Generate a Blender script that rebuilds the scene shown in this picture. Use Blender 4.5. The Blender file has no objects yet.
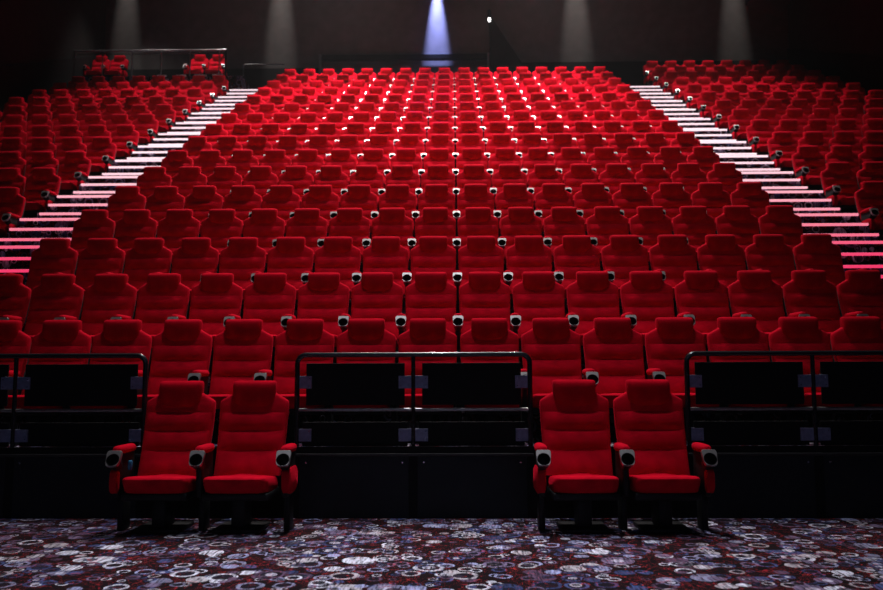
import bpy, bmesh, math, random
from mathutils import Matrix, Vector
random.seed(7)
C = bpy.context.scene.collection
W = .56            # seat pitch
D = 1.041          # row depth
R = .5543          # row rise
Z0 = 6.51          # depth (world y) of the headrest of the front seats
HC = 1.124         # camera height
PI = math.pi
CX = .015          # middle seat column

# ---------------------------------------------------------------- materials
def mat(name, base=(.5,.5,.5), rough=.5, metal=0, emit=None, strength=0, sheen=0, sheen_tint=(1,1,1), coat=0, spec=.5):
    m = bpy.data.materials.new(name); m.use_nodes = True
    b = m.node_tree.nodes['Principled BSDF']
    b.inputs['Base Color'].default_value = (*base, 1)
    b.inputs['Roughness'].default_value = rough
    b.inputs['Metallic'].default_value = metal
    b.inputs['Specular IOR Level'].default_value = spec
    b.inputs['Sheen Weight'].default_value = sheen
    b.inputs['Sheen Tint'].default_value = (*sheen_tint, 1)
    b.inputs['Sheen Roughness'].default_value = .35
    b.inputs['Coat Weight'].default_value = coat
    if emit:
        b.inputs['Emission Color'].default_value = (*emit, 1)
        b.inputs['Emission Strength'].default_value = strength
    return m

def noise_mul(m, scale, lo, hi, coord='Object', bump=0, bscale=None):
    """multiply the base colour by gentle noise and add a fine bump"""
    nt = m.node_tree; N = nt.nodes; L = nt.links
    b = N['Principled BSDF']
    tc = N.new('ShaderNodeTexCoord')
    nz = N.new('ShaderNodeTexNoise'); nz.inputs['Scale'].default_value = scale
    L.new(tc.outputs[coord], nz.inputs['Vector'])
    mr = N.new('ShaderNodeMapRange'); mr.inputs['To Min'].default_value = lo; mr.inputs['To Max'].default_value = hi
    mr.inputs['From Min'].default_value = .3; mr.inputs['From Max'].default_value = .7
    L.new(nz.outputs['Fac'], mr.inputs['Value'])
    mx = N.new('ShaderNodeMix'); mx.data_type = 'RGBA'; mx.blend_type = 'MULTIPLY'; mx.inputs[0].default_value = 1
    mx.inputs[6].default_value = b.inputs['Base Color'].default_value
    L.new(mr.outputs[0], mx.inputs[7])
    L.new(mx.outputs[2], b.inputs['Base Color'])
    if bump:
        n2 = N.new('ShaderNodeTexNoise'); n2.inputs['Scale'].default_value = bscale or 200
        L.new(tc.outputs[coord], n2.inputs['Vector'])
        bp = N.new('ShaderNodeBump'); bp.inputs['Strength'].default_value = bump; bp.inputs['Distance'].default_value = .004
        L.new(n2.outputs['Fac'], bp.inputs['Height']); L.new(bp.outputs[0], b.inputs['Normal'])
    return m

RED = (.58, .0012, .016)
M = {}
M['fabric'] = noise_mul(mat('red_fabric', RED, .9, sheen=.25, sheen_tint=(1,.015,.05), spec=.03), 9, .82, 1.12, bump=.25, bscale=160)
M['headfab'] = noise_mul(mat('red_headrest_fabric', (.50,.001,.013), .92, sheen=.2, sheen_tint=(1,.015,.05), spec=.02), 11, .8, 1.1, bump=.25, bscale=160)
M['black'] = noise_mul(mat('black_plastic', (.0035,.0035,.0045), .55, spec=.3), 20, .8, 1.2)
M['shell'] = noise_mul(mat('black_seat_shell', (.010,.009,.010), .6), 14, .8, 1.2)
M['silver'] = noise_mul(mat('silver_trim', (.38,.355,.355), .42, .85), 60, .9, 1.05)
M['tube'] = noise_mul(mat('black_painted_tube', (.012,.012,.015), .27, coat=.25), 30, .85, 1.15)
M['midtube'] = noise_mul(mat('grey_steel_tube', (.30,.29,.29), .3, .6), 30, .85, 1.15)
M['board'] = noise_mul(mat('matt_black_board', (.0035,.0035,.004), .7, spec=.2), 5, .8, 1.2)
M['bracket'] = noise_mul(mat('blue_grey_bracket', (.22,.24,.38), .5, .2), 30, .8, 1.15)
M['bolt'] = mat('steel_bolt', (.7,.7,.75), .25, .9)
M['riser'] = noise_mul(mat('dark_riser_panel', (.008,.0105,.014), .6, spec=.3), 4, .8, 1.25, bump=.05, bscale=300)
M['wall'] = noise_mul(mat('dark_grey_wall', (.085,.078,.074), .85, spec=.2), 3, .88, 1.12, bump=.08, bscale=80)
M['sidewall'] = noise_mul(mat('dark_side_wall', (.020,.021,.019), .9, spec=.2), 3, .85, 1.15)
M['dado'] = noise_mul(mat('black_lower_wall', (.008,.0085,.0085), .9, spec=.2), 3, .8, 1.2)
M['blue'] = mat('blue_plastic', (.01,.22,.42), .4)
M['white'] = mat('white_edge_strip', (.8,.78,.78), .5)
M['lamp'] = mat('small_white_lamp', (.9,.9,.9), .4, emit=(1,.97,.93), strength=5)
M['bluelamp'] = mat('blue_lamp', (.6,.7,1), .4, emit=(.45,.6,1), strength=25)
M['carpetblack'] = mat('black_plinth', (.004,.004,.004), .8, spec=.2)

def strip_mat(t):
    w = max(0, min(1, (.93-t)/.36))
    return mat('led_strip', (.3,.2,.22), .5, emit=(1,.045+.70*w,.16+.66*w), strength=.9+.25*w)

# carpet of rings and discs
def carpet():
    m = bpy.data.materials.new('ring_carpet'); m.use_nodes = True
    nt = m.node_tree; N = nt.nodes; L = nt.links; b = N['Principled BSDF']
    b.inputs['Roughness'].default_value = .95; b.inputs['Specular IOR Level'].default_value = .05
    tc = N.new('ShaderNodeTexCoord')
    sep = N.new('ShaderNodeSeparateXYZ'); L.new(tc.outputs['Object'], sep.inputs[0])
    def math_(op, a, c=None, clamp=False):
        n = N.new('ShaderNodeMath'); n.operation = op; n.use_clamp = clamp
        for i, v in enumerate((a, c)):
            if v is None: continue
            if isinstance(v, (int, float)): n.inputs[i].default_value = v
            else: L.new(v, n.inputs[i])
        return n.outputs[0]
    yz = math_('ADD', sep.outputs[1], sep.outputs[2])
    cmb = N.new('ShaderNodeCombineXYZ'); L.new(sep.outputs[0], cmb.inputs[0]); L.new(yz, cmb.inputs[1])
    # slight wobble
    wn = N.new('ShaderNodeTexNoise'); wn.inputs['Scale'].default_value = 9; L.new(cmb.outputs[0], wn.inputs['Vector'])
    wv = N.new('ShaderNodeVectorMath'); wv.operation = 'MULTIPLY_ADD'
    L.new(wn.outputs['Color'], wv.inputs[0]); wv.inputs[1].default_value = (.025,)*3; L.new(cmb.outputs[0], wv.inputs[2])
    P = wv.outputs[0]
    def mix(f, a, bb):
        n = N.new('ShaderNodeMix'); n.data_type = 'RGBA'
        if isinstance(f, (int, float)): n.inputs[0].default_value = f
        else: L.new(f, n.inputs[0])
        for i, v in ((6, a), (7, bb)):
            if isinstance(v, tuple): n.inputs[i].default_value = (*v, 1)
            else: L.new(v, n.inputs[i])
        return n.outputs[2]
    # ground: black brown with red scribbles
    g1 = N.new('ShaderNodeTexNoise'); g1.inputs['Scale'].default_value = 5; g1.inputs['Detail'].default_value = 4
    L.new(P, g1.inputs['Vector'])
    col = mix(math_('SMOOTH_MIN', g1.outputs['Fac'], 1), (.005,.004,.006), (.018,.009,.010))
    g2 = N.new('ShaderNodeTexNoise'); g2.inputs['Scale'].default_value = 7.5; g2.inputs['Detail'].default_value = 3; g2.inputs['Distortion'].default_value = 1.5
    L.new(P, g2.inputs['Vector'])
    def ringband(v, c, w):   # 1 near v == c
        return math_('LESS_THAN', math_('ABSOLUTE', math_('SUBTRACT', v, c)), w)
    col = mix(ringband(g2.outputs['Fac'], .5, .005), col, (.30,.02,.03))
    streak = N.new('ShaderNodeTexNoise'); streak.inputs['Scale'].default_value = 70; streak.inputs['Detail'].default_value = 2
    mp = N.new('ShaderNodeMapping'); mp.inputs['Scale'].default_value = (1.0, .12, 1); L.new(P, mp.inputs[0]); L.new(mp.outputs[0], streak.inputs['Vector'])
    sfac = N.new('ShaderNodeMapRange'); sfac.inputs['From Min'].default_value = .3; sfac.inputs['From Max'].default_value = .62
    L.new(streak.outputs['Fac'], sfac.inputs['Value'])
    layers = [(5.6, (3.3,1.7,0), .46, .30), (9.0, (1.9,8.3,0), .44, .55), (4.3, (0,0,0), .50, .42), (6.6, (7.1,4.2,0), .44, .55)]
    for li, (sc, off, rad, thr) in enumerate(layers):
        mp = N.new('ShaderNodeMapping'); mp.inputs['Location'].default_value = off; L.new(P, mp.inputs[0])
        v = N.new('ShaderNodeTexVoronoi'); v.voronoi_dimensions = '2D'; v.inputs['Scale'].default_value = sc*1.04
        v.inputs['Randomness'].default_value = .62
        L.new(mp.outputs[0], v.inputs['Vector'])
        sc3 = N.new('ShaderNodeSeparateColor'); L.new(v.outputs['Color'], sc3.inputs[0])
        r1, r2, r3 = sc3.outputs
        dist = v.outputs['Distance']
        radius = math_('MULTIPLY_ADD', r1, rad*.42)   # a*b + 0
        N_r = radius.node; N_r.inputs[2].default_value = rad*.5
        disc = math_('LESS_THAN', dist, radius)
        inner = math_('GREATER_THAN', dist, math_('MULTIPLY', radius, .68))
        isring = math_('GREATER_THAN', r2, .30)
        fill = math_('MULTIPLY', disc, math_('MAXIMUM', inner, math_('SUBTRACT', 1, isring)))
        show = math_('GREATER_THAN', r3, thr)
        fill = math_('MULTIPLY', fill, show)
        fill = math_('MULTIPLY', fill, sfac.outputs[0])
        fill = math_('MULTIPLY', fill, .93)
        # colour per circle
        ramp = N.new('ShaderNodeValToRGB'); cr = ramp.color_ramp; cr.interpolation = 'CONSTANT'
        cols = [(.05,.07,.18), (.42,.44,.72), (.14,.08,.14), (.84,.84,.97), (.08,.11,.28), (.30,.30,.46), (.60,.55,.60), (.24,.18,.30)]
        while len(cr.elements) < len(cols): cr.elements.new(.5)
        for i, c in enumerate(cols):
            cr.elements[i].position = i/len(cols); cr.elements[i].color = (*c, 1)
        hsh = math_('FRACT', math_('MULTIPLY', math_('ADD', r1, r3), 7.3))
        L.new(hsh, ramp.inputs[0])
        # dark interior of ring circles
        col = mix(math_('MULTIPLY', math_('MULTIPLY', disc, show), .85), col, (.012,.010,.016))
        col = mix(fill, col, ramp.outputs[0])
        core = math_('MULTIPLY', math_('LESS_THAN', dist, math_('MULTIPLY', radius, .40)), math_('MULTIPLY', show, math_('GREATER_THAN', r1, .8)))
        col = mix(math_('MULTIPLY', core, math_('MULTIPLY', sfac.outputs[0], .75)), col, (.74,.72,.86))
    g3 = N.new('ShaderNodeTexNoise'); g3.inputs['Scale'].default_value = 4.2; g3.inputs['Detail'].default_value = 2.5; g3.inputs['Distortion'].default_value = 2.2
    mp = N.new('ShaderNodeMapping'); mp.inputs['Location'].default_value = (5, 9, 0); L.new(P, mp.inputs[0]); L.new(mp.outputs[0], g3.inputs['Vector'])
    col = mix(math_('MULTIPLY', math_('MULTIPLY', ringband(g3.outputs['Fac'], .5, .006), sfac.outputs[0]), .7), col, (.62,.05,.05))
    L.new(col, b.inputs['Base Color'])
    fb = N.new('ShaderNodeTexNoise'); fb.inputs['Scale'].default_value = 350; L.new(tc.outputs['Object'], fb.inputs['Vector'])
    bp = N.new('ShaderNodeBump'); bp.inputs['Strength'].default_value = .5; bp.inputs['Distance'].default_value = .004
    L.new(fb.outputs['Fac'], bp.inputs['Height']); L.new(bp.outputs[0], b.inputs['Normal'])
    return m
M['carpet'] = carpet()

# ---------------------------------------------------------------- mesh helpers
def mesh_of(name, bm, m, smooth=True):
    me = bpy.data.meshes.new(name)
    bmesh.ops.recalc_face_normals(bm, faces=bm.faces)
    bm.to_mesh(me); bm.free()
    for mm in (m if isinstance(m, (list, tuple)) else [m]): me.materials.append(mm)
    for p in me.polygons: p.use_smooth = smooth
    if smooth and hasattr(me, 'set_sharp_from_angle'): me.set_sharp_from_angle(angle=math.radians(50))
    return me

def obj(name, me, parent=None, loc=(0,0,0)):
    o = bpy.data.objects.new(name, me); C.objects.link(o)
    o.location = loc
    if parent: o.parent = parent
    return o

def box(bm, x0, x1, y0, y1, z0, z1, bev=0, mi=0):
    b2 = bmesh.new()
    vs = [b2.verts.new((x, y, z)) for x in (x0,x1) for y in (y0,y1) for z in (z0,z1)]
    for f in ((0,1,3,2),(4,6,7,5),(0,4,5,1),(2,3,7,6),(0,2,6,4),(1,5,7,3)): b2.faces.new([vs[i] for i in f])
    bmesh.ops.recalc_face_normals(b2, faces=b2.faces)
    if bev: bmesh.ops.bevel(b2, geom=list(b2.edges), offset=bev, segments=2, affect='EDGES', profile=.5)
    merge(bm, b2, mi)

def merge(bm, b2, mi=0, mtx=None):
    if mtx is not None: bmesh.ops.transform(b2, matrix=mtx, verts=b2.verts)
    mp = {}
    for v in b2.verts: mp[v] = bm.verts.new(v.co)
    for f in b2.faces:
        nf = bm.faces.new([mp[v] for v in f.verts]); nf.material_index = mi if mi is not None else f.material_index
    b2.free()

def se(a, n):
    c, s = math.cos(a), math.sin(a)
    return math.copysign(abs(c)**(2/n), c), math.copysign(abs(s)**(2/n), s)

def loft(bm, levels, n=24, cap=True):
    """levels: (z, yc, hw, th, exponent, puff) rings in the xy plane; puff pushes the front (-y) out in the middle"""
    rings = []
    for (z, yc, hw, th, e, puff) in levels:
        ring = []
        for i in range(n):
            c, s = se(2*PI*i/n + PI/n, e)
            x = hw*c; y = yc + th*s
            if s < 0: y -= puff*(1-abs(c)**3)
            ring.append(bm.verts.new((x, y, z)))
        rings.append(ring)
    for a, b in zip(rings, rings[1:]):
        for i in range(n): bm.faces.new((a[i], a[(i+1)%n], b[(i+1)%n], b[i]))
    if cap:
        bm.faces.new(rings[0]); bm.faces.new(rings[-1])

def tube(bm, pts, r, n=10, cap=True):
    pts = [Vector(p) for p in pts]; rings = []; up = None
    for i, p in enumerate(pts):
        d = (pts[min(i+1, len(pts)-1)] - pts[max(i-1, 0)]).normalized()
        a = Vector((0,1,0)) if abs(d.y) < .9 else Vector((1,0,0))
        u = d.cross(a).normalized(); v = d.cross(u).normalized()
        rings.append([bm.verts.new(p + r*(math.cos(2*PI*k/n)*u + math.sin(2*PI*k/n)*v)) for k in range(n)])
    for a, b in zip(rings, rings[1:]):
        for i in range(n): bm.faces.new((a[i], a[(i+1)%n], b[(i+1)%n], b[i]))
    if cap: bm.faces.new(rings[0]); bm.faces.new(rings[-1])

def tag(o, label, cat=None, group=None, kind=None):
    if label: o['label'] = label
    if cat: o['category'] = cat
    if group: o['group'] = group
    if kind: o['kind'] = kind
    return o

def structure(name, bm, m, smooth=False):
    return tag(obj(name, mesh_of(name, bm, m, smooth)), None, kind='structure')

# ---------------------------------------------------------------- the seat (local: x right, y away, z up; headrest top at y = 0)
def yb(z):
    t = z-.38; return -.300 + .56*t - .37*t*t

def me_backrest():
    bm = bmesh.new(); lv = []
    seams = [.37, .555, .70, .842, .985]
    def puff(z):
        for a, b in zip(seams, seams[1:]):
            if a <= z <= b:
                if a > .8: return .004
                t = (z-a)/(b-a)
                return .034*(1-abs(2*t-1)**2.0)
        return 0
    zs = [.375,.38,.40,.44,.48,.52,.545,.553,.557,.565,.59,.63,.67,.69,.698,.702,.71,.735,.77,.81,.832,.840,.844,.852,.875,.90]
    for z in zs:
        hw = .250 + .016*min(1, (z-.37)/.45)
        lv.append((z, yb(z), hw, .048, 5.5, puff(z)))
    for z, hw, th in ((.912,.2655,.046),(.920,.263,.045),(.930,.255,.044),(.943,.234,.043),(.958,.207,.042),(.974,.180,.040),(.988,.160,.036),(.998,.13,.03)):
        lv.append((z, yb(z), hw, th, 4.5, puff(z)))
    loft(bm, lv, 32)
    return mesh_of('backrest', bm, M['fabric'])

def me_shell():
    bm = bmesh.new(); lv = []
    for z, hw, th in ((.34,.20,.020),(.36,.235,.028),(.45,.25,.03),(.7,.252,.03),(.86,.25,.03),(.91,.235,.026),(.93,.20,.02)):
        lv.append((z, yb(z)+.055, hw, th, 5, 0))
    loft(bm, lv, 24)
    return mesh_of('back_shell', bm, M['shell'])

def me_headrest():
    bm = bmesh.new(); lv = []
    for z, y, hw, th in ((.855,-.100,.055,.022),(.862,-.106,.090,.036),(.877,-.109,.120,.048),(.900,-.111,.144,.057),(.93,-.113,.160,.063),
                         (.97,-.113,.164,.067),(1.02,-.111,.165,.070),(1.045,-.108,.165,.069),(1.062,-.103,.164,.062),(1.073,-.098,.160,.053),(1.079,-.094,.148,.040),(1.081,-.09,.12,.02)):
        lv.append((z, y, hw, th, 5, .006))
    loft(bm, lv, 28)
    return mesh_of('headrest', bm, M['headfab'])

def me_cushion():
    bm = bmesh.new(); n = 32
    lv = [(.288,-.455,.210,.185),(.294,-.455,.222,.198),(.31,-.458,.229,.208),(.34,-.464,.233,.222),(.37,-.472,.234,.236),(.392,-.475,.231,.238),(.405,-.475,.223,.228),(.411,-.475,.206,.208),(.415,-.475,.17,.16),(.417,-.475,.08,.08)]
    loft(bm, [(z,y,hw,th,7,0) for z,y,hw,th in lv], n)
    for v in bm.verts:
        v.co.z += (v.co.y+.72)*-.10
        if v.co.z > .36: v.co.z += .022*math.exp(-(v.co.x/.055)**2)*max(0, min(1, 1.2+(v.co.y+.25)*2.5))
    return mesh_of('seat_cushion', bm, M['fabric'])

def me_pedestal():
    bm = bmesh.new()
    box(bm, -.235, .235, -.66, -.26, .235, .288, .012)
    box(bm, -.05, .05, -.56, -.34, .03, .24, .012)
    box(bm, -.17, .17, -.62, -.26, 0, .03, .008)
    return mesh_of('pedestal', bm, M['black'])

def me_arm():
    bm = bmesh.new()
    box(bm, -.024, .024, -.59, -.31, .25, .575, .012)
    box(bm, -.022, .022, -.50, -.36, .0, .26, .008)
    return mesh_of('armrest', bm, M['black'])

def me_pad():
    bm = bmesh.new()
    b2 = bmesh.new()
    loft(b2, [(.560,-.455,.030,.145,3.2,0),(.566,-.455,.038,.158,3.2,0),(.585,-.455,.042,.164,3.2,0),(.602,-.455,.039,.158,3.2,0),(.612,-.455,.030,.146,3.0,0),(.616,-.455,.015,.12,2.5,0)], 24)
    merge(bm, b2)
    return mesh_of('arm_pad', bm, M['fabric'])

TILT = math.radians(59)
def holder_mtx(): return Matrix.Translation((0,-.655,.535)) @ Matrix.Rotation(TILT, 4, 'X')
def me_holder():
    """silver square collar with a round hole"""
    bm = bmesh.new(); n = 32; b2 = bmesh.new()
    def ring(fn, z): return [b2.verts.new((*fn(2*PI*i/n + PI/n), z)) for i in range(n)]
    outer = lambda a: (lambda c: (.054*c[0]*(1-.24*max(0,-c[1])**1.5), .0615*c[1]))(se(a, 7))
    outer2 = lambda a: (lambda c: (.0515*c[0]*(1-.24*max(0,-c[1])**1.5), -.001+.0585*c[1]))(se(a, 7))
    inner = lambda a: (.0475*math.cos(a), -.0135+.0475*math.sin(a))
    rs = [ring(outer2, -.022), ring(outer, -.018), ring(outer, .000), ring(outer2, .006), ring(inner, .006), ring(inner, -.022)]
    for a, b in zip(rs, rs[1:]):
        for i in range(n): b2.faces.new((a[i], a[(i+1)%n], b[(i+1)%n], b[i]))
    merge(bm, b2, 0, holder_mtx())
    return mesh_of('cup_holder', bm, M['silver'])
def me_cup():
    bm = bmesh.new(); b2 = bmesh.new(); n = 24
    prof = [(.044,.004),(.0462,.003),(.046,-.02),(.050,-.024),(.044,-.07),(.036,-.105),(.034,-.105)]
    prof += [(.005,-.108)]
    rs = [[b2.verts.new((r*math.cos(2*PI*i/n), -.0135+r*math.sin(2*PI*i/n), z)) for i in range(n)] for r, z in prof]
    inn = [(.044,.004),(.036,-.06),(.030,-.075),(.004,-.077)]
    ri = [rs[0]]+[[b2.verts.new((r*math.cos(2*PI*i/n), -.0135+r*math.sin(2*PI*i/n), z)) for i in range(n)] for r, z in inn[1:]]
    for seq in (rs, ri):
        for a, b in zip(seq, seq[1:]):
            for i in range(n): b2.faces.new((a[i], a[(i+1)%n], b[(i+1)%n], b[i]))
    b2.faces.new(rs[-1]); b2.faces.new(ri[-1])
    merge(bm, b2, 0, holder_mtx())
    return mesh_of('cup', bm, M['black'])
def me_side():
    bm = bmesh.new(); pts = []
    # rounded side panel seen from the aisle: extrude an outline
    out = []
    for i in range(28):
        c, s = se(2*PI*i/28, 4); out.append((-.47+.155*c, .365+.095*s))
    a = [bm.verts.new((-.024, y, z)) for y, z in out]; b = [bm.verts.new((.024, y, z)) for y, z in out]
    a2 = [bm.verts.new((-.034, -.46+(y+.46)*.86, .365+(z-.365)*.8)) for y, z in out]; b2 = [bm.verts.new((.034, -.46+(y+.46)*.86, .365+(z-.365)*.8)) for y, z in out]
    for p, q in ((a,b),(b,b2),(a2,a)):
        for i in range(28): bm.faces.new((p[i], p[(i+1)%28], q[(i+1)%28], q[i]))
    bm.faces.new(a2); bm.faces.new(b2)
    return mesh_of('side_panel', bm, M['fabric'])

ME = dict(backrest=me_backrest(), back_shell=me_shell(), headrest=me_headrest(), seat_cushion=me_cushion(), pedestal=me_pedestal(),
          armrest=me_arm(), arm_pad=me_pad(), cup_holder=me_holder(), cup=me_cup(), side_panel=me_side())

# one of each kind is built, every other seat is a copy of it with copies of its parts
def build_seat(arms):
    """arms: list of (x, outer?)"""
    r = bpy.data.objects.new('cinema_seat', None); C.objects.link(r); r.empty_display_size = .1
    for k in ('backrest','back_shell','headrest','seat_cushion','pedestal'): obj(k, ME[k], r)
    for x, outer in arms:
        a = obj('armrest', ME['armrest'], r, (x,0,0))
        obj('arm_pad', ME['arm_pad'], a); h = obj('cup_holder', ME['cup_holder'], a)
        h['label'] = 'silver square cup holder collar'
        obj('cup', ME['cup'], a)
        if outer: obj('side_panel', ME['side_panel'], r, (x + (.012 if x > 0 else -.012), 0, 0))
    return r
def copy_tree(o, parent=None):
    c = o.copy(); C.objects.link(c); c.parent = parent
    for ch in o.children: copy_tree(ch, c)
    return c
H2 = W/2
SY = .08
PROTO = {}
KINDS = {'left_arm': [(-H2, False)], 'left_end': [(-H2, True)], 'right_end': [(-H2, False), (H2+.02, True)], 'pair_left': [(-H2-.02, True)], 'pair_right': [(-H2, False), (H2+.06, True)]}
def seat(kind, loc, label, group):
    if kind not in PROTO:
        PROTO[kind] = o = build_seat(KINDS[kind])
    else:
        o = copy_tree(PROTO[kind])
    o.location = (loc[0], loc[1]+SY, loc[2])
    tag(o, label, 'seat', group)
    return o

# camera model, used only to decide which seats are in view and how to count them
f_px, TH, YAW, ROLL, CAMX = 825, math.radians(5.5), .01494, -.00324, .253
cam_mtx = Matrix.Translation((CAMX, 0, HC)) @ Matrix.Rotation(YAW, 4, 'Z') @ Matrix.Rotation(PI/2+TH, 4, 'X') @ Matrix.Rotation(ROLL, 4, 'Z')
inv = cam_mtx.inverted()
def px(p):
    q = inv @ Vector(p); return 441.5 + f_px*q.x/-q.z, 295 - f_px*q.y/-q.z

ORD = ['zeroth','first','second','third','fourth','fifth','sixth','seventh','eighth','ninth','tenth','eleventh','twelfth','thirteenth','fourteenth','fifteenth','sixteenth','seventeenth','eighteenth','nineteenth','twentieth']
def ordn(i):
    if i <= 20: return ORD[i]
    t = {2:'twenty', 3:'thirty', 4:'forty', 5:'fifty'}[i//10]
    return t + '-' + ORD[i%10] if i % 10 else {3:'thirtieth', 4:'fortieth', 5:'fiftieth'}[i//10]

rows = []        # (k, x, kind, block, label)
for k in range(1, 17):
    vis = [c for c in range(-9 if k < 3 else -8, (10 if k < 3 else 9)) if -18 < px((CX+c*W, Z0+k*D, k*R+1.0))[0] < 901]
    for c in vis:
        if k >= 3:
            if c == 0: pos = 'at its very middle'
            elif c < 0: pos = ordn(c+9) + ' from the left aisle'
            else: pos = ordn(9-c) + ' from the right aisle'
        else:
            i = vis.index(c)+1
            pos = (ordn(i) + ' from the left picture edge') if i <= (len(vis)+1)//2 else (ordn(len(vis)-i+1) + ' from the right picture edge')
        kind = 'left_arm'
        if k >= 3 and c == -8: kind = 'left_end'
        if k >= 3 and c == 8: kind = 'right_end'
        rows.append((k, CX+c*W, kind, 'middle', 'red seat in middle block, %s row behind the railings, %s' % (ordn(k), pos)))
for side, kmax in ((-1, 15), (1, 17)):
    for k in range(4, kmax+1):
        for j in range(8):
            x = CX + side*(11.15+j)*W
            u = px((x, Z0+k*D, k*R+.7))[0]
            if not (-14 < u < 897): continue
            kind = 'left_arm'
            if side < 0: kind = 'right_end' if j == 0 else 'left_arm'
            else: kind = 'left_end' if j == 0 else ('right_end' if j == 7 else 'left_arm')
            rows.append((k, x, kind, 'left' if side < 0 else 'right',
                'red seat in %s side block, %s row from the top, %s from the aisle' % ('left' if side < 0 else 'right', ordn(kmax-k+1), ordn(j+1))))
rows.sort(key=lambda r: (r[0], abs(r[1])))
N_IND = 296
far = rows[N_IND:]
for k, x, kind, block, label in rows[:N_IND]:
    jx, jy = random.uniform(-.002,.002), random.uniform(-.006,.006)
    seat(kind, (x+jx, Z0+k*D+jy, k*R), label, 'red cinema seats of the %s block' % block)
print('seats in view', len(rows), 'rows of far', min(r[0] for r in far))

# the seats beyond the nearest three hundred: one object
bm = bmesh.new(); mats = [M['fabric'], M['headfab'], M['shell'], M['black'], M['silver']]
midx = {'backrest':0,'back_shell':2,'headrest':1,'seat_cushion':0,'pedestal':3,'armrest':3,'arm_pad':0,'cup_holder':4,'cup':3,'side_panel':0}
verts, faces, mis = [], [], []
def add_me(me, off, mi):
    n0 = len(verts)
    verts.extend((v.co.x+off[0], v.co.y+off[1], v.co.z+off[2]) for v in me.vertices)
    for p in me.polygons:
        faces.append([n0+i for i in p.vertices]); mis.append(mi)
for k, x, kind, block, label in far:
    o = (x, Z0+k*D+SY, k*R)
    for n in ('backrest','back_shell','headrest','seat_cushion','pedestal'): add_me(ME[n], o, midx[n])
    for ax, outer in KINDS[kind]:
        for n in ('armrest','arm_pad','cup_holder','cup') + (('side_panel',) if outer else ()):
            add_me(ME[n], (o[0]+ax, o[1], o[2]), midx[n])
bm.free()
me = bpy.data.meshes.new('cinema_seats'); me.from_pydata(verts, [], faces)
for m in mats: me.materials.append(m)
me.polygons.foreach_set('material_index', mis); me.polygons.foreach_set('use_smooth', [True]*len(mis)); me.update()
if hasattr(me, 'set_sharp_from_angle'): me.set_sharp_from_angle(angle=math.radians(50))
tag(obj('cinema_seats', me), 'far red cinema seats filling the top rows under the back wall', 'seats', None, 'stuff')

# the four seats on the floor in front
fy = Z0
PL = 0
for x, kind, lab in ((-1.882,'pair_left','red cinema seat with blue tag, left one of the left front pair'),
                     (-1.306,'pair_right','red cinema seat at floor level, right one of the left front pair'),
                     (1.184,'pair_left','red cinema seat at floor level, left one of the right front pair'),
                     (1.756,'right_end','red cinema seat at floor level, right one of the right front pair')):
    s = seat(kind, (x, fy, PL), lab, 'front seats on the carpet between the railings')
    if 'blue tag' in lab: tagged = s
# the two pairs on the platform at the left rear
for x, kind, lab in ((-10.48,'left_end','red seat behind the rear platform rail, leftmost of the four'),
                     (-9.92,'right_end','red seat behind the rear platform rail, second from the side wall'),
                     (-7.46,'left_end','red seat behind the rear platform rail, third from the side wall'),
                     (-6.90,'right_end','red seat behind the rear platform rail, nearest the aisle')):
    seat(kind, (x, 24.30, 9.78), lab, 'seats on the railed rear platform')

bm = bmesh.new(); box(bm, -.014, .014, -.012, .012, -.034, .034, .005)
t = obj('tag', mesh_of('tag', bm, M['blue']), tagged, (-.238, -.50, .470)); t['label'] = 'small bright blue tag'

# ---------------------------------------------------------------- tiers, aisles, floor, walls
def stepped(bm, x0, x1, prof, yend, zbot=-.05):
    """prof: list of (y, z): from y on, the floor is at z"""
    pts = []; z = zbot
    for y, zz in prof: pts += [(y, z), (y, zz)]; z = zz
    pts += [(yend, z), (yend, zbot)]
    a = [bm.verts.new((x0, y, z)) for y, z in pts]; b = [bm.verts.new((x1, y, z)) for y, z in pts]
    n = len(pts)
    for i in range(n): bm.faces.new((a[i], a[(i+1)%n], b[(i+1)%n], b[i]))
    bm.faces.new(a[::-1]); bm.faces.new(b)
YB = 25.3
AX0, AX1 = 4.80, 5.87
FR = 6.63
def zr(k): return FR if k == 1 else Z0+(k-1)*D-.10
bm = bmesh.new()
stepped(bm, -AX0, AX0, [(zr(k), k*R) for k in range(1, 18)], YB)
structure('floor', bm, M['carpet'])
for s, top in ((-1, 15), (1, 17)):
    bm = bmesh.new()
    prof = [(zr(k), k*R) for k in range(1, top+1)]
    if s < 0: prof.append((23.15, 9.78))
    x0, x1 = sorted((s*AX1, s*10.85))
    stepped(bm, x0, x1, prof, YB)
    structure('floor', bm, M['carpet'])
    bm = bmesh.new(); prof = [(FR, R)]
    steps = []
    for n in range(1, 17):
        for j, fr in ((1,-.85),(2,-.605),(3,-.36)):
            if (n, j) in ((16,2),(16,3)): continue
            steps.append((Z0+(n+fr+.0)*D + D*0, n*R + j*R/3))
    prof += steps
    x0, x1 = sorted((s*AX0, s*AX1))
    stepped(bm, x0, x1, prof, YB)
    structure('floor', bm, M['carpet'])
    # glowing nosing strips
    vis = [st for st in steps if st[0] > 9.2]
    nv = len(vis)
    for i, (y, z) in enumerate(reversed(vis)):
        t = i/nv
        bm = bmesh.new(); box(bm, x0+.04, x1-.02, y-.022, y+.003, z-.038, z-.002, .006)
        o = obj('step_light', mesh_of('step_light', bm, strip_mat(t)))
        tag(o, '%s light strip on the %s aisle stairs, %s step from the top' % ('pink glowing' if t > .45 else 'white glowing', 'left' if s < 0 else 'right', ordn(i+1)),
            'step light', 'glowing strips on the %s aisle stairs' % ('left' if s < 0 else 'right'))
bm = bmesh.new(); box(bm, -10.85, 10.85, -6, FR, -.05, 0); structure('floor', bm, M['carpet'])

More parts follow.
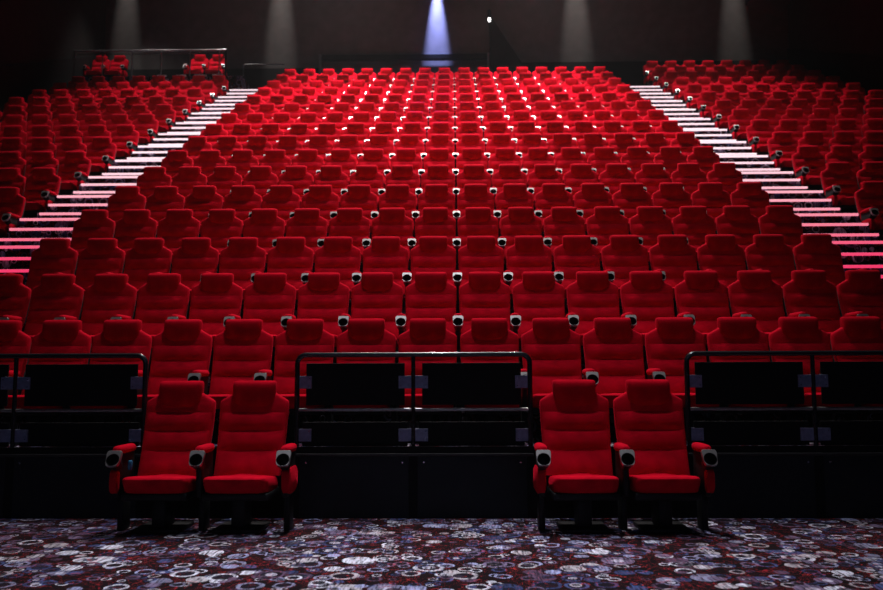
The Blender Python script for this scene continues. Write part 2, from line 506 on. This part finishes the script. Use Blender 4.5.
# walls
bm = bmesh.new(); box(bm, -11.1, 11.1, YB, YB+.2, -.05, 17.6); structure('wall_back', bm, M['wall'])
for s, nm in ((-1,'wall_left'), (1,'wall_right')):
    bm = bmesh.new(); x0, x1 = sorted((s*10.85, s*11.1)); box(bm, x0, x1, -6.2, YB, -.05, 17.6); structure(nm, bm, M['sidewall'])
bm = bmesh.new(); box(bm, -11.1, 11.1, -6.2, -6, -.05, 17.6); structure('wall_front', bm, M['sidewall'])
bm = bmesh.new(); box(bm, -11.1, 11.1, -6.2, YB+.2, 17.6, 17.8); structure('ceiling', bm, M['dado'])
# black dado: back wall (below the lighter wall) and along the rake of the side walls
bm = bmesh.new(); box(bm, -10.85, -3.93, YB-.04, YB, 8, 10.80); box(bm, 2.25, 10.85, YB-.04, YB, 8, 10.92)
structure('trim_1', bm, M['dado'])
for s, nm in ((-1,'trim_2'), (1,'trim_3')):
    bm = bmesh.new(); x0, x1 = sorted((s*10.79, s*10.85))
    pts = [(2, 0), (YB-.04, 0), (YB-.04, 11.25), (2, -.9+.55)]
    pts = [(2, 0), (YB-.04, 8.9), (YB-.04, 11.3), (2, .9)]
    a = [bm.verts.new((x0, y, z)) for y, z in pts]; b = [bm.verts.new((x1, y, z)) for y, z in pts]
    for i in range(4): bm.faces.new((a[i], a[(i+1)%4], b[(i+1)%4], b[i]))
    bm.faces.new(a); bm.faces.new(b); structure(nm, bm, M['dado'])
# black ledge with two grey end posts on the back wall, the shadow-shaped wedge and its lamp
t = bpy.data.objects.new('wall_ledge', None); C.objects.link(t); t.location = (-1.25, 25.0, 0)
tag(t, 'black ledge on two grey posts above the top row under the blue lamp', 'ledge')
bm = bmesh.new(); box(bm, -2.68, 2.64, .10, .28, 11.00, 11.17, .02); obj('beam', mesh_of('beam', bm, M['dado'], False), t)
for x in (-2.66, 2.62):
    bm = bmesh.new(); box(bm, x-.035, x+.035, .02, .10, 9.45, 11.16, .01); obj('post', mesh_of('post', bm, M['midtube'], False), t)
bm = bmesh.new()  # solid black wedge modelled in the shape of a diagonal cast shadow
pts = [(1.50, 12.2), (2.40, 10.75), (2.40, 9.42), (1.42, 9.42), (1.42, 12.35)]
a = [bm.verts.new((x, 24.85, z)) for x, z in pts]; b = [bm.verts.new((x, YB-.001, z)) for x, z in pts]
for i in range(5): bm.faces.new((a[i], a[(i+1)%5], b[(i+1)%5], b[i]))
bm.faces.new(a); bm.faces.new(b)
tag(obj('shadow_wedge', mesh_of('shadow_wedge', bm, M['dado'], False)), 'black wedge shaped like the cast shadow on the back wall beside the ledge', 'shadow_wedge')
t = bpy.data.objects.new('wall_lamp', None); C.objects.link(t); t.location = (1.40, 24.78, 12.12)
tag(t, 'small white lamp on top of the black wedge at the back wall', 'lamp')
bm = bmesh.new(); loft(bm, [(-.06,0,.02,.02,2,0),(-.05,0,.035,.035,2,0),(.0,0,.045,.045,2,0),(.05,0,.035,.035,2,0),(.06,0,.02,.02,2,0)], 14); obj('bulb', mesh_of('bulb', bm, M['lamp']), t)
bm = bmesh.new(); loft(bm, [(.05,.02,.06,.06,2,0),(.30,.02,.06,.06,2,0),(.33,.02,.03,.03,2,0)], 14); box(bm, -.02, .02, .0, .3, .1, .14); obj('housing', mesh_of('housing', bm, M['black']), t)

# hanging black speaker at the upper right
t = bpy.data.objects.new('loudspeaker', None); C.objects.link(t); t.location = (8.95, 21.8, 11.65); t.rotation_euler = (math.radians(-18), math.radians(14), math.radians(12))
tag(t, 'black loudspeaker hanging from the ceiling at the upper right', 'loudspeaker')
bm = bmesh.new(); box(bm, -.52, .52, -.4, .4, -.55, .6, .04); obj('cabinet', mesh_of('cabinet', bm, M['board']), t)
bm = bmesh.new(); box(bm, -.46, .46, -.42, -.40, -.49, .54, .01); obj('grille', mesh_of('grille', bm, M['shell']), t)
bm = bmesh.new(); up = t.rotation_euler.to_matrix().inverted() @ Vector((0,0,5.44)); tube(bm, [(0,0,.55), (up.x, up.y, up.z+.55)], .03); obj('bracket', mesh_of('bracket', bm, M['board']), t)

# ---------------------------------------------------------------- guard railings in front of row one
RY = 6.65
def arc(cx, cz, r, a0, a1, n=6): return [(cx + r*math.cos(a0+(a1-a0)*i/n), cz + r*math.sin(a0+(a1-a0)*i/n)) for i in range(n+1)]
def railing(posts, label):
    """posts: x of each post, first and last are the frame's ends"""
    t = bpy.data.objects.new('guard_railing', None); C.objects.link(t); t.location = (posts[0], RY, R)
    tag(t, label, 'railing', 'black guard railings along the front')
    h = 1.283-R; P = [p-posts[0] for p in posts]; r = .021; w = P[-1]
    path = []
    path += [(0, 0)] + [(x, z) for x, z in arc(.07, h-.07, .07, PI, PI/2)]
    path += [(x, z) for x, z in arc(w-.07, h-.07, .07, PI/2, 0)] + [(w, 0)]
    bm = bmesh.new(); tube(bm, [(x, 0, z) for x, z in path], r, 12); obj('frame', mesh_of('frame', bm, M['tube']), t)
    for p in P[1:-1]:
        bm = bmesh.new(); tube(bm, [(p,0,0),(p,0,h)], r*.85, 12); obj('post', mesh_of('post', bm, M['tube']), t)
    for a, b in zip(P, P[1:]):
        bm = bmesh.new(); tube(bm, [(a+.015,0,.845-R),(b-.015,0,.845-R)], .014, 10); obj('mid_rail', mesh_of('mid_rail', bm, M['midtube']), t)
        bm = bmesh.new(); box(bm, a+.07, b-.07, .012, .028, .880-R, 1.216-R, .003); obj('upper_board', mesh_of('upper_board', bm, M['board'], False), t)
        bm = bmesh.new(); box(bm, a+.045, b-.045, .012, .028, .556-R, .747-R, .003); obj('lower_board', mesh_of('lower_board', bm, M['board'], False), t)
        for x, s in ((a, 1), (b, -1)):
            for z in (1.064, .644):
                bm = bmesh.new(); x0, x1 = sorted((x+s*.012, x+s*.118)); box(bm, x0, x1, -.006, .012, z-.05-R, z+.05-R, .003)
                br = obj('bracket', mesh_of('bracket', bm, M['bracket'], False), t)
                bm = bmesh.new()
                for dz in (-.03, .03):
                    b2 = bmesh.new(); loft(b2, [(0,0,.005,.005,2,0),(.004,0,.004,.004,2,0)], 8)
                    merge(bm, b2, 0, Matrix.Translation((x+s*.10, -.006, z+dz-R)) @ Matrix.Rotation(PI/2, 4, 'X'))
                obj('bolts', mesh_of('bolts', bm, M['bolt']), br)
    return t
LP, MP, RP = ([.253+(x-.253)*.985 for x in q] for q in ([-4.40, -3.345, -2.275], [-1.028, -.080, .868], [2.140, 3.155, 4.21]))
railing(LP, 'black guard railing at the left, left of the left front pair')
railing(MP, 'black guard railing in the centre between the two front pairs')
railing(RP, 'black guard railing at the right, right of the right front pair')
# riser face: panels, ledge, plinths
n = 4
for P, nm in ((LP,'left'),(MP,'middle'),(RP,'right')):
    for i, (a, b) in enumerate(zip(P, P[1:])):
        bm = bmesh.new(); box(bm, a+.035, b-.035, FR-.018, FR+.002, .0, .478, .004)
        o = obj('riser_panel', mesh_of('riser_panel', bm, M['riser'], False))
        tag(o, 'dark blue-black panel below the %s railing, its %s half' % ({'left':'left','middle':'centre','right':'right'}[nm], 'left' if i == 0 else 'right'), 'panel', 'dark panels below the railings')
        for x in (a+.085, b-.085):
            bm = bmesh.new(); loft(bm, [(0,0,.009,.009,2,0),(.006,0,.008,.008,2,0)], 10)
            bo = obj('bolt', mesh_of('bolt', bm, M['bolt']), o, (x, FR-.018, .432)); bo.rotation_euler = (PI/2, 0, 0)
    bm = bmesh.new(); box(bm, P[0]-.02, P[-1]+.02, FR-.03, FR+.002, .480, .503, .004)
    structure('trim_%d' % n, bm, noise_mul(mat('ledge_nosing', (.022,.020,.019), .5), 6, .5, 1.3)); n += 1
bm = bmesh.new()
box(bm, -4.8, 4.8, FR-.015, FR+.002, 0, .556, 0); structure('trim_%d' % n, bm, M['board']); n += 1
# rear platform rail
t = bpy.data.objects.new('platform_railing', None); C.objects.link(t); t.location = (-10.83, 23.2, 9.78)
tag(t, 'thin dark railing round the raised platform at the left rear', 'railing')
bm = bmesh.new(); tube(bm, [(0,0,.80),(4.46,0,.80)], .028, 10); obj('top_rail', mesh_of('top_rail', bm, M['midtube']), t)
bm = bmesh.new(); tube(bm, [(0,0,.70),(4.46,0,.70)], .010, 8); obj('lower_rail', mesh_of('lower_rail', bm, M['tube']), t)
for x in (.02,.85,1.72,2.57,3.42,4.28,4.46):
    bm = bmesh.new(); tube(bm, [(x,0,-.46 if x == 4.46 else 0),(x,0,.80)], .030 if x == 4.46 else .018, 8); obj('post', mesh_of('post', bm, M['tube'] if x == 4.46 else M['midtube']), t)
for i, (x0, x1) in enumerate(((-8.33,-8.07),(-7.78,-7.5),(-7.25,-6.9),(-6.72,-6.42))):
    bm = bmesh.new(); box(bm, x0, x1, 23.10, 23.16, 9.76, 9.81, .004)
    tag(obj('edge_strip', mesh_of('edge_strip', bm, M['white'], False)), 'short white strip on the rear platform edge, %s from the left' % ordn(i+1), 'edge strip', 'white strips on the rear platform edge')
t = bpy.data.objects.new('handrail', None); C.objects.link(t); t.location = (-5.95, 23.6, 9.42)
tag(t, 'thin grey handrail beside the rear platform at the aisle top', 'handrail')
bm = bmesh.new(); tube(bm, [(0,0,0),(0,0,.85),(.05,.05,.9),(1.2,.1,.9)], .018, 8); obj('rail', mesh_of('rail', bm, M['tube']), t)

# ---------------------------------------------------------------- light
def spot(name, loc, target, energy, angle, blend=1, col=(1,1,1), size=.1):
    d = bpy.data.lights.new(name, 'SPOT'); d.energy = energy; d.spot_size = math.radians(angle); d.spot_blend = blend; d.color = col; d.shadow_soft_size = size
    o = bpy.data.objects.new(name, d); C.objects.link(o); o.location = loc
    o.rotation_euler = (Vector(target)-Vector(loc)).to_track_quat('-Z', 'Y').to_euler(); return o
def area(name, loc, target, energy, sx, sy, col=(1,1,1), spread=180):
    d = bpy.data.lights.new(name, 'AREA'); d.shape = 'RECTANGLE'; d.size = sx; d.size_y = sy; d.energy = energy; d.color = col; d.spread = math.radians(spread)
    o = bpy.data.objects.new(name, d); C.objects.link(o); o.location = loc
    o.rotation_euler = (Vector(target)-Vector(loc)).to_track_quat('-Z', 'Y').to_euler(); return o
# ceiling lamps over the auditorium
spot('ceiling_lamp', (0, 3.6, 14.2), (0, 3.6, 0), 4300, 27, 1, (.84,.89,1), .25)  # narrow spot added to brighten the carpet without the front seats
spot('ceiling_lamp', (0, 6.6, 14.2), (0, 6.1, 0), 2300, 44, 1, (.88,.91,1), .25)
for y, e, an, dy in ((9.6, 1500, 52, 1.5), (12.8, 3700, 60, 1.5)):
    spot('ceiling_lamp', (0, y, 14.2), (0, y-dy, 14.2-9), e, an, 1, (1,.93,.92), .25)
for s_ in (-1, 1):
    for y, e, an, dy in ((16.0, 6400, 64, 1.5), (19.2, 7400, 74, 1.2), (22.4, 4600, 84, 1.0)):
        spot('ceiling_lamp', (s_*2.5, y, 14.2), (s_*2.5, y-dy, 14.2-9), e, an, 1, (1,.93,.92), .25)
    for y, e in ((15.5, 1100), (20.0, 2700), (23.8, 1100)):
        spot('ceiling_lamp', (s_*7.2, y, 14.2), (s_*7.2, y-1.2, 14.2-9), e, 62, 1, (1,.93,.92), .25)
# weak bluish light coming back from the screen side
spot('ceiling_lamp', (-9.4, 23.6, 14.4), (-9.5, 23.9, 9), 480, 60, 1, (1,.93,.92), .2)  # spot added to brighten the seats and rail on the rear platform
area('screen_light', (0, -5.5, 5), (0, 6, 1), 20, 9, 4, (.45,.58,1), 120)
# wall washers
for x, e in ((-10.18, 2300), (-5.23, 4300), (4.18, 4600), (9.15, 2800)):
    spot('wall_washer', (x, 24.85, 17), (x, 25.3, 11), e, 12.5, 1, (1,.92,.88), .05)
area('wall_fill', (0, 22.6, 14.45), (0, 25.3, 11.6), 13, 14, .6, (1,.95,.93), 110)  # added soft fill, lifts the wall between the washer beams
spot('wall_washer', (-.24, 25.05, 14.6), (-.24, 25.30, 11.0), 30000, 17, 1, (.32,.38,1), .03)
# blue spot added to put the pink of lens glare on the seats below
spot('glare_spot', (-.24, 23.9, 14.2), (-.2, 18.5, 8), 22000, 13, 1, (.10,.10,1), .1)
w = bpy.data.worlds.new('world'); C_ = bpy.context.scene; C_.world = w; w.use_nodes = True
w.node_tree.nodes['Background'].inputs[0].default_value = (.02,.02,.02,1); w.node_tree.nodes['Background'].inputs[1].default_value = .1
hz = w.node_tree.nodes.new('ShaderNodeVolumeScatter'); hz.inputs['Density'].default_value = .0004; hz.inputs['Anisotropy'].default_value = .25
w.node_tree.links.new(hz.outputs[0], w.node_tree.nodes['World Output'].inputs['Volume'])

# ---------------------------------------------------------------- camera
cd = bpy.data.cameras.new('camera'); cam = bpy.data.objects.new('camera', cd); C.objects.link(cam)
cd.sensor_width = 36; cd.sensor_fit = 'HORIZONTAL'; cd.lens = f_px/883*36
cam.matrix_world = cam_mtx
cd.dof.use_dof = True; cd.dof.focus_distance = 6.8; cd.dof.aperture_fstop = 2.0
sc = bpy.context.scene; sc.camera = cam
sc.view_settings.view_transform = 'Standard'; sc.view_settings.look = 'None'; sc.view_settings.gamma = 1; sc.view_settings.exposure = 0
sc.cycles.use_denoising = True
sc.cycles.max_bounces = 6
